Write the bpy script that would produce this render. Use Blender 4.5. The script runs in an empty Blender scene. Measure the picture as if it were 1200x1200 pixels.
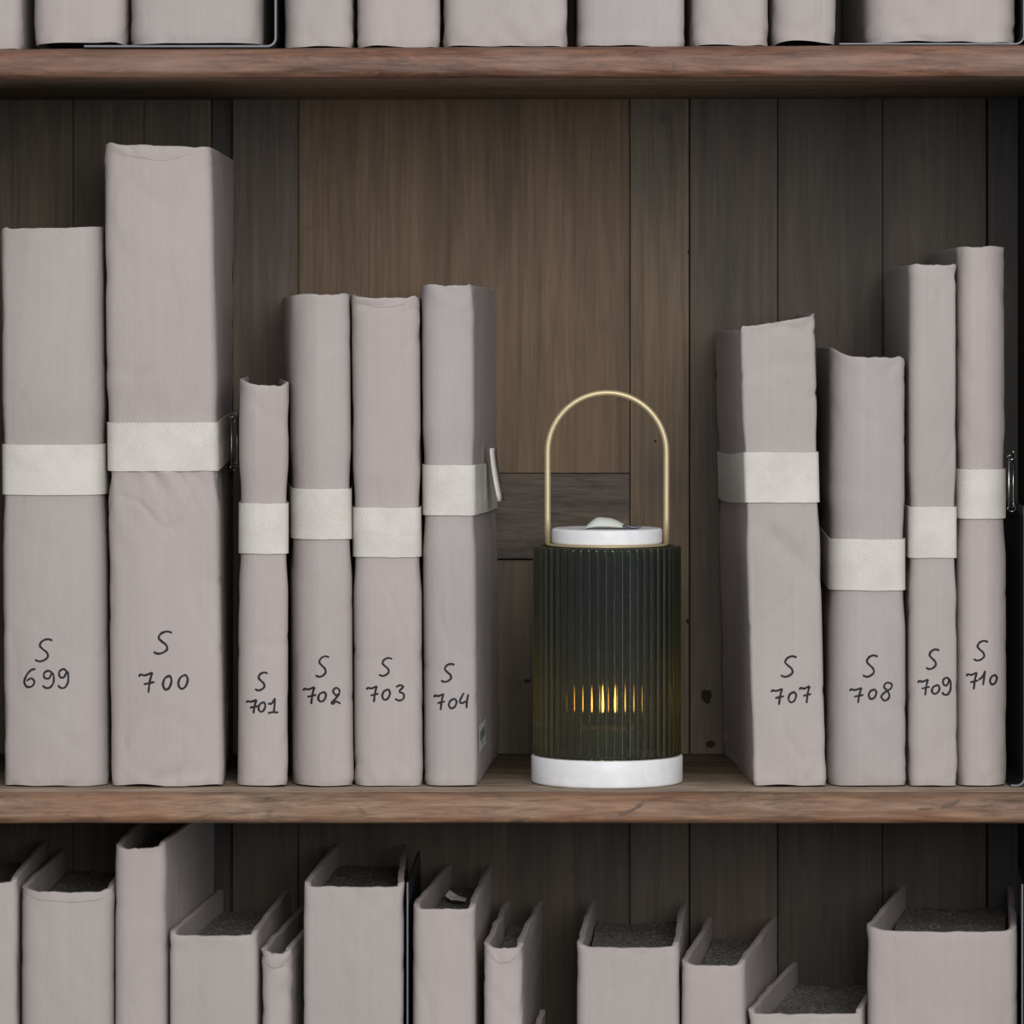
import bpy, bmesh, math, random
from mathutils import Vector, noise
from mathutils.bvhtree import BVHTree
random.seed(7)
S = bpy.context.scene
C = S.collection
PI = math.pi
# ------------------------------------------------------------------ camera
D = 3.3            # camera distance to the front of the shelves
PX = 0.0006        # metres per photo pixel in that plane
CZ = 1.52          # camera height
YH = 385.0         # horizon row
cd = bpy.data.cameras.new('camera'); cam = bpy.data.objects.new('camera', cd); C.objects.link(cam)
cam.location = (0, -D, CZ); cam.rotation_euler = (PI/2, 0, 0)
cd.sensor_width = 36; cd.lens = 36*D/(1200*PX); cd.shift_y = (YH-600)/1200
cd.clip_start = 0.05; cd.clip_end = 50
S.camera = cam
# ------------------------------------------------------------------ light
w = bpy.data.worlds.new('world'); S.world = w; w.use_nodes = True
w.node_tree.nodes['Background'].inputs[0].default_value = (0.88, 0.93, 1.0, 1)
w.node_tree.nodes['Background'].inputs[1].default_value = 0.44
def area(name, loc, target, sx, sy, power, col):
    l = bpy.data.lights.new(name, 'AREA'); l.shape = 'RECTANGLE'; l.size = sx; l.size_y = sy
    l.energy = power; l.color = col
    o = bpy.data.objects.new(name, l); C.objects.link(o); o.location = loc
    o.rotation_euler = (Vector(target)-Vector(loc)).to_track_quat('-Z', 'Y').to_euler()
    return o
area('window_daylight', (0.50, -3.9, CZ+0.98), (0, 0, CZ-0.1), 1.4, 2.2, 108, (1.0, 0.965, 0.93))
area('added_rib_streak_light', (1.9, -3.4, CZ-0.35), (0, 0, CZ-0.2), 0.28, 1.5, 5, (0.9, 0.95, 1.0))  # unseen lamp added to put thin streaks in the lantern ribs; no real window
S.view_settings.view_transform = 'Standard'; S.view_settings.look = 'None'
S.view_settings.exposure = 0.17; S.view_settings.gamma = 1.0
S.view_settings.use_curve_mapping = False
S.cycles.use_denoising = True
S.cycles.max_bounces = 16; S.cycles.transmission_bounces = 14; S.cycles.transparent_max_bounces = 12
S.cycles.caustics_refractive = True; S.cycles.sample_clamp_indirect = 6

# ------------------------------------------------------------------ helpers
def W(px, py, d):
    k = (D+d)/D
    return Vector(((px-600)*PX*k, d, CZ+(YH-py)*PX*k))
def WX(px, d): return (px-600)*PX*(D+d)/D
def WZ(py, d): return CZ+(YH-py)*PX*(D+d)/D
def link(name, me, mat, parent=None, origin=None, smooth=True):
    o = bpy.data.objects.new(name, me); C.objects.link(o)
    if mat: me.materials.append(mat)
    if smooth:
        me.polygons.foreach_set('use_smooth', [True]*len(me.polygons))
    if parent: o.parent = parent
    return o
def thing(name, label, cat, loc, group=None):
    o = bpy.data.objects.new(name, None); C.objects.link(o); o.location = loc
    o.empty_display_size = 0.02
    o['label'] = label; o['category'] = cat
    if group: o['group'] = group
    return o
def pymesh(name, vs, fs, org=Vector((0, 0, 0))):
    me = bpy.data.meshes.new(name)
    me.from_pydata([tuple(Vector(v)-org) for v in vs], [], fs); me.update()
    return me
def bmbox(bm, x0, x1, y0, y1, z0, z1, bev=0.0, segs=1):
    vs = [bm.verts.new(p) for p in ((x0,y0,z0),(x1,y0,z0),(x1,y1,z0),(x0,y1,z0),(x0,y0,z1),(x1,y0,z1),(x1,y1,z1),(x0,y1,z1))]
    fs = [bm.faces.new([vs[i] for i in f]) for f in ((0,3,2,1),(4,5,6,7),(0,1,5,4),(1,2,6,5),(2,3,7,6),(3,0,4,7))]
    if bev > 0:
        es = list({e for f in fs for e in f.edges})
        bmesh.ops.bevel(bm, geom=es, offset=bev, segments=segs, affect='EDGES', profile=0.5)
def box(name, x0, x1, y0, y1, z0, z1, mat, parent=None, bev=0.0008, org=Vector((0,0,0)), segs=1):
    bm = bmesh.new()
    bmbox(bm, x0-org.x, x1-org.x, y0-org.y, y1-org.y, z0-org.z, z1-org.z, bev, segs)
    me = bpy.data.meshes.new(name); bm.to_mesh(me); bm.free()
    return link(name, me, mat, parent, smooth=False)
def lathe(name, prof, mat, parent, n=96, org=(0,0,0), closed=False):
    vs, fs = [], []
    m = len(prof)
    for i in range(n):
        a = 2*PI*i/n
        for r, z in prof: vs.append((org[0]+r*math.cos(a), org[1]+r*math.sin(a), org[2]+z))
    for i in range(n):
        j = (i+1) % n
        for q in range(m if closed else m-1):
            q2 = (q+1) % m
            fs.append((i*m+q, j*m+q, j*m+q2, i*m+q2))
    me = pymesh(name, vs, fs)
    bm = bmesh.new(); bm.from_mesh(me); bmesh.ops.remove_doubles(bm, verts=bm.verts, dist=1e-6)
    bmesh.ops.recalc_face_normals(bm, faces=bm.faces); bm.to_mesh(me); bm.free()
    return link(name, me, mat, parent)
def tube(name, pts, r, mat, parent, n=12, caps=True):
    vs, fs = [], []
    pts = [Vector(p) for p in pts]
    N = len(pts); prev = None
    for i, p in enumerate(pts):
        t = (pts[min(i+1, N-1)]-pts[max(i-1, 0)]).normalized()
        if prev is None:
            a = Vector((0, 1, 0)) if abs(t.y) < 0.9 else Vector((1, 0, 0))
        else: a = prev
        u = (a - t*a.dot(t)).normalized(); v = t.cross(u); prev = u
        rr = r[i] if isinstance(r, (list, tuple)) else r
        for q in range(n):
            an = 2*PI*q/n
            vs.append(p+u*math.cos(an)*rr+v*math.sin(an)*rr)
    for i in range(N-1):
        for q in range(n):
            q2 = (q+1) % n
            fs.append((i*n+q, i*n+q2, (i+1)*n+q2, (i+1)*n+q))
    if caps:
        fs.append(tuple(range(n))[::-1]); fs.append(tuple((N-1)*n+q for q in range(n)))
    me = pymesh(name, vs, fs)
    return link(name, me, mat, parent)
def nz(x, y, z): return noise.noise(Vector((x, y, z)))
def sstep(a, b, x):
    t = max(0.0, min(1.0, (x-a)/(b-a))); return t*t*(3-2*t)

# ------------------------------------------------------------------ materials
class M:
    def __init__(s, name):
        s.m = bpy.data.materials.new(name); s.m.use_nodes = True
        s.nt = s.m.node_tree; s.b = s.nt.nodes['Principled BSDF']
        s.tc = s.nt.nodes.new('ShaderNodeTexCoord')
    def n(s, t, **kw):
        x = s.nt.nodes.new(t)
        for k, v in kw.items(): setattr(x, k, v)
        return x
    def l(s, a, b): s.nt.links.new(a, b)
    def mapping(s, scale, src='Object', rnd=True):
        mp = s.n('ShaderNodeMapping'); mp.inputs['Scale'].default_value = scale
        if rnd:
            oi = s.n('ShaderNodeObjectInfo'); mu = s.n('ShaderNodeMath', operation='MULTIPLY'); mu.inputs[1].default_value = 37.0
            s.l(oi.outputs['Random'], mu.inputs[0])
            ad = s.n('ShaderNodeVectorMath', operation='ADD')
            s.l(s.tc.outputs[src], ad.inputs[0]); s.l(mu.outputs[0], ad.inputs[1]); s.l(ad.outputs[0], mp.inputs[0])
        else: s.l(s.tc.outputs[src], mp.inputs[0])
        return mp.outputs[0]
    def noise(s, vec, scale, detail=6, rough=0.6, dist=0.0):
        x = s.n('ShaderNodeTexNoise'); x.inputs['Scale'].default_value = scale; x.inputs['Detail'].default_value = detail
        x.inputs['Roughness'].default_value = rough; x.inputs['Distortion'].default_value = dist
        s.l(vec, x.inputs['Vector']); return x.outputs[0]
    def ramp(s, fac, stops):
        r = s.n('ShaderNodeValToRGB'); e = r.color_ramp.elements
        while len(e) < len(stops): e.new(0.5)
        for i, (p, c) in enumerate(stops):
            e[i].position = p; e[i].color = (*c, 1) if len(c) == 3 else c
        s.l(fac, r.inputs[0]); return r.outputs[0]
    def mix(s, fac, a, b, mode='MIX'):
        x = s.n('ShaderNodeMix', data_type='RGBA', blend_type=mode)
        for v, i in ((fac, 0), (a, 6), (b, 7)):
            if hasattr(v, 'is_linked') or isinstance(v, bpy.types.NodeSocket): s.l(v, x.inputs[i])
            else: x.inputs[i].default_value = v if i == 0 else (*v, 1)
        return x.outputs[2]
    def bump(s, h, strength, dist, prev=None):
        b = s.n('ShaderNodeBump'); b.inputs['Strength'].default_value = strength; b.inputs['Distance'].default_value = dist
        s.l(h, b.inputs['Height'])
        if prev: s.l(prev, b.inputs['Normal'])
        return b.outputs[0]
    def out(s, col=None, rough=None, nrm=None, **kw):
        if col is not None:
            if isinstance(col, bpy.types.NodeSocket): s.l(col, s.b.inputs['Base Color'])
            else: s.b.inputs['Base Color'].default_value = (*col, 1)
        if rough is not None:
            if isinstance(rough, bpy.types.NodeSocket): s.l(rough, s.b.inputs['Roughness'])
            else: s.b.inputs['Roughness'].default_value = rough
        if nrm is not None: s.l(nrm, s.b.inputs['Normal'])
        for k, v in kw.items(): s.b.inputs[k.replace('_', ' ')].default_value = v
        return s.m

def mat_paper(name, c1, c2):
    m = M(name)
    v1 = m.mapping((1, 1, 0.55)); v2 = m.mapping((1, 1, 0.02)); v3 = m.mapping((1, 1, 1))
    big = m.noise(v1, 14, 5, 0.6)
    col = m.ramp(big, [(0.3, c1), (0.7, c2)])
    st = m.noise(v2, 420, 3, 0.6)
    col = m.mix(0.16, col, m.ramp(st, [(0.3, (0.70, 0.70, 0.70)), (0.7, (1.0, 1.0, 1.0))]), 'MULTIPLY')
    fine = m.noise(v3, 900, 3, 0.7)
    col = m.mix(0.25, col, m.ramp(fine, [(0.3, (0.75, 0.74, 0.74)), (0.7, (1, 1, 1))]), 'MULTIPLY')
    gr = m.noise(m.mapping((1, 1, 1)), 33, 8, 0.72)
    col = m.mix(m.ramp(gr, [(0.66, (0, 0, 0)), (0.80, (0.30, 0.30, 0.30))]), col, (0.22, 0.19, 0.18))
    wr = m.noise(m.mapping((1, 1, 0.6)), 38, 4, 0.5, 0.8)
    n1 = m.bump(wr, 0.25, 0.004)
    n2 = m.bump(fine, 0.16, 0.0006, n1)
    n3 = m.bump(st, 0.08, 0.0006, n2)
    return m.out(col, 0.72, n3, Specular_IOR_Level=0.25)
PAPER = mat_paper('grey_wrapping_paper', (0.405, 0.364, 0.352), (0.450, 0.408, 0.393))
PAPER_WARM = mat_paper('grey_wrapping_paper_warm', (0.418, 0.374, 0.360), (0.465, 0.418, 0.402))
PAPER_COOL = mat_paper('grey_wrapping_paper_cool', (0.392, 0.355, 0.348), (0.436, 0.400, 0.390))

def mat_pages():
    m = M('dusty_page_edges')
    a = m.noise(m.mapping((1, 1, 1)), 420, 6, 0.8)
    b = m.noise(m.mapping((1, 0.15, 1)), 300, 3, 0.6)
    col = m.ramp(a, [(0.38, (0.085, 0.081, 0.074)), (0.52, (0.20, 0.19, 0.175)), (0.64, (0.62, 0.59, 0.53))])
    col = m.mix(0.5, col, m.ramp(b, [(0.3, (0.45, 0.45, 0.45)), (0.7, (1, 1, 1))]), 'MULTIPLY')
    return m.out(col, 0.95, m.bump(a, 0.9, 0.0015), Specular_IOR_Level=0.1)
PAGES = mat_pages()

def mat_wood(name, axis, dark, mid, light, warm=None, rough=0.55, gs=1.0, bumpd=0.0008, knots=True):
    m = M(name)
    sc = {'x': (0.07, 1, 1), 'z': (1, 1, 0.03)}[axis]
    sc2 = {'x': (0.10, 1, 1), 'z': (1, 1, 0.09)}[axis]
    wv = m.noise(m.mapping(sc2), 24*gs, 4, 0.55, 1.2)
    fine = m.noise(m.mapping(sc), 260*gs, 5, 0.65, 0.3)
    med = m.noise(m.mapping(sc2), 75*gs, 5, 0.6, 1.6)
    base = m.ramp(wv, [(0.30, dark), (0.50, mid), (0.72, light)])
    base = m.mix(0.55, base, m.ramp(fine, [(0.32, (0.42, 0.40, 0.38)), (0.62, (1, 1, 1))]), 'MULTIPLY')
    if axis == 'x':
        fl = m.noise(m.mapping((0.16, 1, 1)), 190*gs, 8, 0.78, 0.8)
        base = m.mix(0.8, base, m.ramp(fl, [(0.36, (0.30, 0.27, 0.25)), (0.50, (0.85, 0.82, 0.80)), (0.62, (1.15, 1.12, 1.08))]), 'MULTIPLY')
    base = m.mix(0.45, base, m.ramp(med, [(0.35, (0.50, 0.46, 0.43)), (0.6, (1, 1, 1))]), 'MULTIPLY')
    if warm:
        big = m.noise(m.mapping((1, 1, 1), rnd=True), 7, 4, 0.6)
        base = m.mix(m.ramp(big, [(0.42, (0, 0, 0)), (0.62, (0.75, 0.75, 0.75))]), base, m.mix(1.0, warm, m.ramp(fine, [(0.3, (0.5, 0.45, 0.42)), (0.65, (1, 1, 1))]), 'MULTIPLY'))
    blot = m.noise(m.mapping((1, 1, 1)), 26, 6, 0.7)
    base = m.mix(m.ramp(blot, [(0.62, (0, 0, 0)), (0.74, (0.65, 0.65, 0.65))]), base, tuple(c*0.35 for c in dark))
    n1 = m.bump(fine, 0.5, bumpd); n2 = m.bump(med, 0.35, bumpd*1.5, n1)
    return m.out(base, rough, n2, Specular_IOR_Level=0.35)
EDGE_TOP = mat_wood('shelf_oak_reddish', 'x', (0.12, 0.058, 0.038), (0.23, 0.115, 0.075), (0.34, 0.19, 0.125), (0.25, 0.155, 0.12), rough=0.5)
SHELF_FLAT = mat_wood('shelf_flat_painted_light', 'x', (0.38, 0.28, 0.20), (0.56, 0.44, 0.33), (0.66, 0.53, 0.41), rough=0.8)  # flat shelf faces coloured paler to stand in for stronger light on them
EDGE_MID = mat_wood('shelf_oak_worn', 'x', (0.14, 0.088, 0.058), (0.29, 0.190, 0.128), (0.42, 0.31, 0.22), (0.33, 0.165, 0.10), rough=0.55)
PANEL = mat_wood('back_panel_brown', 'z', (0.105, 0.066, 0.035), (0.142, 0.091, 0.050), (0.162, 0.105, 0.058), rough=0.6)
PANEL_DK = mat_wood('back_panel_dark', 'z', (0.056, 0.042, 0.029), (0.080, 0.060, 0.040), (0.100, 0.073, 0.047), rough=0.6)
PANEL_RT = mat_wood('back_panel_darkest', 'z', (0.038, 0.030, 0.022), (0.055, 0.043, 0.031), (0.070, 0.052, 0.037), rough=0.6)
STILE = mat_wood('back_stile_grey_brown', 'z', (0.050, 0.041, 0.033), (0.088, 0.070, 0.054), (0.120, 0.095, 0.070), (0.150, 0.105, 0.052), rough=0.6)
STILE_DK = mat_wood('back_stile_dark', 'z', (0.045, 0.036, 0.028), (0.074, 0.056, 0.041), (0.104, 0.077, 0.053), rough=0.6)
RAIL = mat_wood('back_rail_grey_brown', 'x', (0.055, 0.043, 0.035), (0.092, 0.070, 0.054), (0.120, 0.092, 0.068), rough=0.6)
SIDEW = mat_wood('cabinet_side_dark', 'z', (0.022, 0.020, 0.020), (0.034, 0.030, 0.028), (0.045, 0.038, 0.034), rough=0.6)

def simple(name, col, rough=0.5, metal=0.0, **kw):
    m = M(name); return m.out(col, rough, None, Metallic=metal, **kw)
def mat_tape():
    m = M('cream_herringbone_tape')
    sp = m.n('ShaderNodeSeparateXYZ'); m.l(m.tc.outputs['UV'], sp.inputs[0])
    def mt(op, a, b=None):
        x = m.n('ShaderNodeMath', operation=op)
        for i, v in enumerate((a, b)):
            if v is None: continue
            if isinstance(v, bpy.types.NodeSocket): m.l(v, x.inputs[i])
            else: x.inputs[i].default_value = v
        return x.outputs[0]
    tri = mt('ABSOLUTE', mt('SUBTRACT', sp.outputs[1], 0.0175))
    ph = mt('MULTIPLY', mt('ADD', mt('MULTIPLY', sp.outputs[0], 0.62), tri), 2*PI/0.00175)
    hb = mt('ADD', mt('MULTIPLY', mt('SINE', ph), 0.5), 0.5)
    g = m.noise(m.mapping((1, 1, 1)), 30, 6, 0.7)
    col = m.ramp(g, [(0.35, (0.66, 0.63, 0.585)), (0.6, (0.75, 0.725, 0.68))])
    col = m.mix(0.5, col, m.ramp(hb, [(0.0, (0.80, 0.78, 0.75)), (0.55, (1, 1, 1))]), 'MULTIPLY')
    n1 = m.bump(hb, 0.7, 0.0006)
    f = m.noise(m.mapping((1, 1, 1)), 1500, 2, 0.6)
    return m.out(col, 0.9, m.bump(f, 0.3, 0.0003, n1), Specular_IOR_Level=0.1)
TAPE = mat_tape()
INK = simple('black_ink', (0.018, 0.018, 0.024), 0.6, Specular_IOR_Level=0.2)
BLACK_METAL = simple('black_enamelled_metal', (0.010, 0.012, 0.018), 0.35)
BARE_METAL = simple('bare_metal_edge', (0.13, 0.14, 0.15), 0.5, 0.3)
STEEL = simple('steel_buckle', (0.45, 0.45, 0.44), 0.3, 1.0)
STICKER = simple('pale_sticker', (0.66, 0.68, 0.68), 0.5)
STICKER_INK = simple('sticker_print', (0.13, 0.14, 0.16), 0.6)
def mat_brass():
    m = M('brushed_brass'); f = m.noise(m.mapping((1, 1, 1)), 700, 3, 0.6)
    return m.out(m.ramp(f, [(0.3, (0.50, 0.41, 0.25)), (0.7, (0.60, 0.50, 0.32))]), 0.5, m.bump(f, 0.1, 0.0002), Metallic=0.55)
BRASS = mat_brass()
def mat_white():
    m = M('white_stone'); f = m.noise(m.mapping((1, 1, 1)), 60, 6, 0.65, 1.0)
    return m.out(m.ramp(f, [(0.3, (0.70, 0.71, 0.73)), (0.65, (0.80, 0.81, 0.83))]), 0.45, m.bump(f, 0.05, 0.0005), Specular_IOR_Level=0.4)
WHITE = mat_white()
def mat_glass():
    m = M('smoky_green_ribbed_glass')
    m.out((0.17, 0.19, 0.15), 0.03, None, Transmission_Weight=1.0, IOR=1.45)
    return m.m
GLASS = mat_glass()
def mat_haze():
    m = M('hazy_inner_face_of_glass')
    m.out((0.20, 0.22, 0.16), 0.06, None, Transmission_Weight=1.0, IOR=1.45)
    tr = m.n('ShaderNodeBsdfTranslucent'); tr.inputs[0].default_value = (0.36, 0.52, 0.12, 1)
    mx = m.n('ShaderNodeMixShader'); mx.inputs[0].default_value = 0.27
    outn = [x for x in m.nt.nodes if x.type == 'OUTPUT_MATERIAL'][0]
    m.l(m.b.outputs[0], mx.inputs[1]); m.l(tr.outputs[0], mx.inputs[2]); m.l(mx.outputs[0], outn.inputs[0])
    return m.m
HAZE = mat_haze()
LEATHER = simple('pale_sage_fabric', (0.62, 0.66, 0.60), 0.85, Specular_IOR_Level=0.1)
PINMETAL = simple('dark_pin_metal', (0.09, 0.09, 0.10), 0.4, 0.6)
CANDLE = simple('candle_body', (0.30, 0.31, 0.20), 0.6)
def mat_emit(name, col, st):
    m = M(name); m.out((0.8, 0.6, 0.3), 0.5); m.b.inputs['Emission Color'].default_value = (*col, 1); m.b.inputs['Emission Strength'].default_value = st
    return m.m
FLAME = mat_emit('led_flame', (1.0, 0.44, 0.08), 38.0)
PLASTER = simple('room_plaster', (0.42, 0.41, 0.39), 0.9)
FLOORM = mat_wood('room_floor_boards', 'x', (0.10, 0.07, 0.05), (0.16, 0.11, 0.08), (0.20, 0.14, 0.10))
BLOT = simple('dark_wood_knot', (0.026, 0.019, 0.014), 0.9, Specular_IOR_Level=0.0)

# ------------------------------------------------------------------ room
def setting(o): o['kind'] = 'structure'; return o
setting(box('floor', -3, 3, -5.5, 0.40, -0.05, 0.0, FLOORM, bev=0))
setting(box('wall_back', -3, 3, 0.345, 0.40, 0.0, 2.9, PLASTER, bev=0))

# ------------------------------------------------------------------ bookcase
DB = 0.31                                   # depth of the back boards
XL = WX(-95, 0); XR = WX(1250, 0)
bc = thing('bookcase', 'old dark wooden bookcase with rounded oak shelf edges and boarded back', 'bookcase', (0, 0.17, 0))
OB = Vector((0, 0.17, 0))
def bpart(*a, **k): return box(*a, parent=bc, org=OB, **k)
Z_MID = WZ(930, 0); Z_TOPL = WZ(56.5, 0); Z_TOPR = WZ(51.5, 0); Z_LOW = Z_MID-0.52; Z_BOT = Z_LOW-0.52+0.02
Z_UP = Z_TOPL+0.50
def ztop_at(x): return Z_TOPL+(Z_TOPR-Z_TOPL)*(x-WX(0, 0))/(WX(1200, 0)-WX(0, 0))
def shelf(ztopf, zbotf, mat, seed, x0=XL, x1=XR, rt=0.012, rb=0.006):
    prof = []
    N = 8
    def P(zt, zb):
        p = [(DB, zt)]
        for i in range(N+1):
            a = PI/2*i/N; p.append((rt-rt*math.sin(a), zt-rt*0.8+rt*0.8*math.cos(a)))
        for i in range(N+1):
            a = PI/2*i/N; p.append((rb-rb*math.cos(a), zb+rb-rb*math.sin(a)))
        p.append((DB, zb)); return p
    n = 260; vs, fs = [], []
    for i in range(n+1):
        x = x0+(x1-x0)*i/n
        pr = P(ztopf(x), zbotf(x)); m = len(pr)
        for q, (y, z) in enumerate(pr):
            if 0 < q < m-1:
                dn = 0.0005*nz(x*35+seed, q*0.5, 0)+0.0012*min(0, nz(x*22+seed, q*0.3, 3)+0.25)
                y -= dn; z += 0.0004*nz(x*18, seed, q*0.4)
            vs.append(Vector((x, y, z))-OB)
    for i in range(n):
        for q in range(m):
            q2 = (q+1) % m
            fs.append((i*m+q, i*m+q2, (i+1)*m+q2, (i+1)*m+q))
    fs.append(tuple(range(m))[::-1]); fs.append(tuple(n*m+q for q in range(m)))
    me = pymesh('shelf', vs, fs)
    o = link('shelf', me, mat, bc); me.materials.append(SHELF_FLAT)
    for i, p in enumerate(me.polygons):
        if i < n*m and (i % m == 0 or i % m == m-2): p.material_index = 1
    me.polygons[-1].use_smooth = False; me.polygons[-2].use_smooth = False
    return o
bpy_mid = shelf(lambda x: Z_MID, lambda x: WZ(965.5, 0), EDGE_MID, 3.1)
shelf(ztop_at, lambda x: WZ(92, 0)+0.0012*(x-XL)/(XR-XL), EDGE_TOP, 9.7)
shelf(lambda x: Z_LOW, lambda x: Z_LOW-0.022, EDGE_MID, 14.2)
shelf(lambda x: Z_BOT, lambda x: Z_BOT-0.022, EDGE_MID, 18.2)
shelf(lambda x: Z_UP, lambda x: Z_UP-0.022, EDGE_TOP, 21.2)
for s in (0, 1):
    x0, x1 = ((XL-0.026, XL), (XR, XR+0.026))[s]
    bpart('side_panel', x0, x1, -0.004, DB+0.022, 0.0, Z_UP+0.06, SIDEW, bev=0.002, segs=2)
bpart('cornice', XL-0.04, XR+0.04, -0.02, DB+0.022, Z_UP+0.06, Z_UP+0.09, EDGE_TOP, bev=0.006, segs=3)
bpart('plinth', XL, XR, 0.012, 0.03, 0.0, Z_BOT-0.023, SIDEW)
ZB0, ZB1 = 0.02, Z_UP+0.05
def board(name, p0, p1, dd, mat, z0=ZB0, z1=ZB1, gap=0.3, bev=0.0006):
    return bpart(name, WX(p0, DB)+gap*PX/2, WX(p1, DB)-gap*PX/2, DB+dd, DB+0.020, z0, z1, mat, bev=bev, segs=2)
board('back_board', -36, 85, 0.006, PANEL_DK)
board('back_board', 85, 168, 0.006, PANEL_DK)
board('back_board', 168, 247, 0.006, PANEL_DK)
board('back_board', 247, 272, 0.014, SIDEW)
board('stile', 272, 350, 0.001, STILE_DK, gap=1.0)
zr1, zr0 = WZ(555, DB), WZ(655, DB)
for a, b in ((350, 534), (534, 672), (672, 738)):
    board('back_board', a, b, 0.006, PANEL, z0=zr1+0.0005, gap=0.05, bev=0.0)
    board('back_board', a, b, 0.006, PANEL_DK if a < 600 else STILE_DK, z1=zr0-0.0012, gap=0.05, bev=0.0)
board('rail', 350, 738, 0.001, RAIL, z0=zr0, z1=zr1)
board('stile', 738, 808, 0.001, STILE, gap=1.2)
board('stile', 808, 912, 0.002, STILE_DK, gap=1.6)
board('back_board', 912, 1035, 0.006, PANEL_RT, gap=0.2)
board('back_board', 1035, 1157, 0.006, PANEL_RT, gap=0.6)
board('stile', 1157, 1194, -0.001, SIDEW, gap=1.5)
bpart('back_plate', XL-0.02, XR+0.02, DB+0.0205, DB+0.024, 0.01, Z_UP+0.05, SIDEW, bev=0)
# dark knots in the boards by the lantern
def knot(px, py, rx, rz, dd=0.002):
    c = W(px, py, DB+dd)
    vs = [c+Vector((0, -0.0006, 0))-OB]; fs = []
    for i in range(20):
        a = 2*PI*i/20; q = 1+0.35*nz(math.cos(a)*1.5+px, math.sin(a)*1.5, py)
        vs.append(c+Vector((rx*PX*q*math.cos(a), 0.0001, rz*PX*q*math.sin(a)))-OB)
    for i in range(20): fs.append((0, 1+(i+1) % 20, 1+i))
    link('wood_knot', pymesh('wood_knot', vs, fs), BLOT, bc)
knot(828, 815, 8, 11); knot(833, 872, 7, 6); knot(806, 728, 2.5, 4, 0.001); knot(618, 798, 5, 3, 0.006); knot(1010, 735, 3, 3, 0.006)
knot(807, 296, 1.8, 2.5, 0.001); knot(768, 517, 2, 2, 0.001)

def scar(px, py, w, h, ang):
    c = W(px, py, 0); vs = [c+Vector((0, 0.0, 0))-OB]; fs = []; cy = -0.0006
    for i in range(18):
        a = 2*PI*i/18; q = 1+0.5*nz(math.cos(a)*2+px, math.sin(a)*2, py)
        ex, ez = w*PX*q*math.cos(a), h*PX*q*math.sin(a)
        vs.append(Vector((c.x+ex*math.cos(ang)-ez*math.sin(ang), cy, c.z+ex*math.sin(ang)+ez*math.cos(ang)))-OB)
    vs[0].y = cy-0.0001-OB.y
    for i in range(18): fs.append((0, 1+(i+1) % 18, 1+i))
    link('wood_knot', pymesh('wood_knot', vs, fs), SCAR, bc)
SCAR = simple('dark_grain_scar', (0.125, 0.080, 0.057), 0.7)
scar(736, 951, 12, 2.0, 0.35); scar(749, 944, 6, 2.2, 0.6); scar(1112, 943, 11, 2.4, 0.35); scar(1121, 939, 5, 1.5, 0.6); scar(1085, 948, 10, 1.5, 0.05)
scar(790, 78, 2.0, 4.5, 0.1)
# ------------------------------------------------------------------ books
def catmull(pts, n=6):
    out = []
    P = [pts[0]]+list(pts)+[pts[-1]]
    for i in range(1, len(P)-2):
        p0, p1, p2, p3 = P[i-1], P[i], P[i+1], P[i+2]
        for q in range(n):
            t = q/n
            out.append(tuple(0.5*((2*b)+(-a+c)*t+(2*a-5*b+4*c-d)*t*t+(-a+3*b-3*c+d)*t**3) for a, b, c, d in zip(p0, p1, p2, p3)))
    out.append(tuple(pts[-1])); return out
class Book: pass
def outline(b, z, off=0.0, raw=False):
    """plan outline at height z: list of (x, y, s) from back-left round the spine to back-right; b.xx are (bottom, top) pairs"""
    t = (z-b.z0)/(b.z1-b.z0)
    L = lambda pr: pr[0]+(pr[1]-pr[0])*t
    bow = b.bow*math.sin(PI*max(0, min(1, t)))
    xl, xr, bl, br = L(b.xl)-bow, L(b.xr)+bow, L(b.bl), L(b.br)
    y0, y1 = b.d+b.bulge, b.d+b.L
    ra, rb_ = (b.r if isinstance(b.r, tuple) else (b.r*1.5, b.r))
    r = min(ra, (xr-xl)*0.45); r2 = min(rb_, (xr-xl)*0.45)
    pts = []
    NS, NC, NF = 9, 6, b.nf
    FLc, FRc = Vector((xl, y0)), Vector((xr, y0)); BLc, BRc = Vector((bl, y1)), Vector((br, y1))
    dl = (BLc-FLc).normalized(); dr = (BRc-FRc).normalized()
    A = FLc+dl*r*1.3
    for i in range(NS): u = (i/NS)**0.75; pts.append(BLc.lerp(A, u))
    Bp = Vector((xl+r, y0-0.0)); 
    def front(x):
        u = (x-xl)/(xr-xl); return y0-b.bulge*(1-abs(2*u-1)**2.4)
    Bp = Vector((xl+r, front(xl+r))); Cc = Vector((xl, y0-0.15*b.bulge))
    for i in range(NC): u = i/NC; pts.append(A*(1-u)**2+Cc*2*u*(1-u)+Bp*u*u)
    xe = xr-r2
    for i in range(NF): x = xl+r+(xe-xl-r)*i/NF; pts.append(Vector((x, front(x))))
    E = Vector((xe, front(xe))); F = FRc+dr*r2*1.3; Cd = Vector((xr, y0-0.15*b.bulge))
    for i in range(NC): u = i/NC; pts.append(E*(1-u)**2+Cd*2*u*(1-u)+F*u*u)
    for i in range(NS+1): u = 1-(1-i/NS)**0.75; pts.append(F.lerp(BRc, u))
    n = len(pts); res = []
    for i, p in enumerate(pts):
        tt = pts[min(i+1, n-1)]-pts[max(i-1, 0)]
        nn = Vector((tt.y, -tt.x)).normalized()    # outward
        q = p+nn*off
        if not raw: q = q+nn*disp(b, p.x, p.y, z, i/n)
        res.append((q, nn))
    return res
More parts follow.
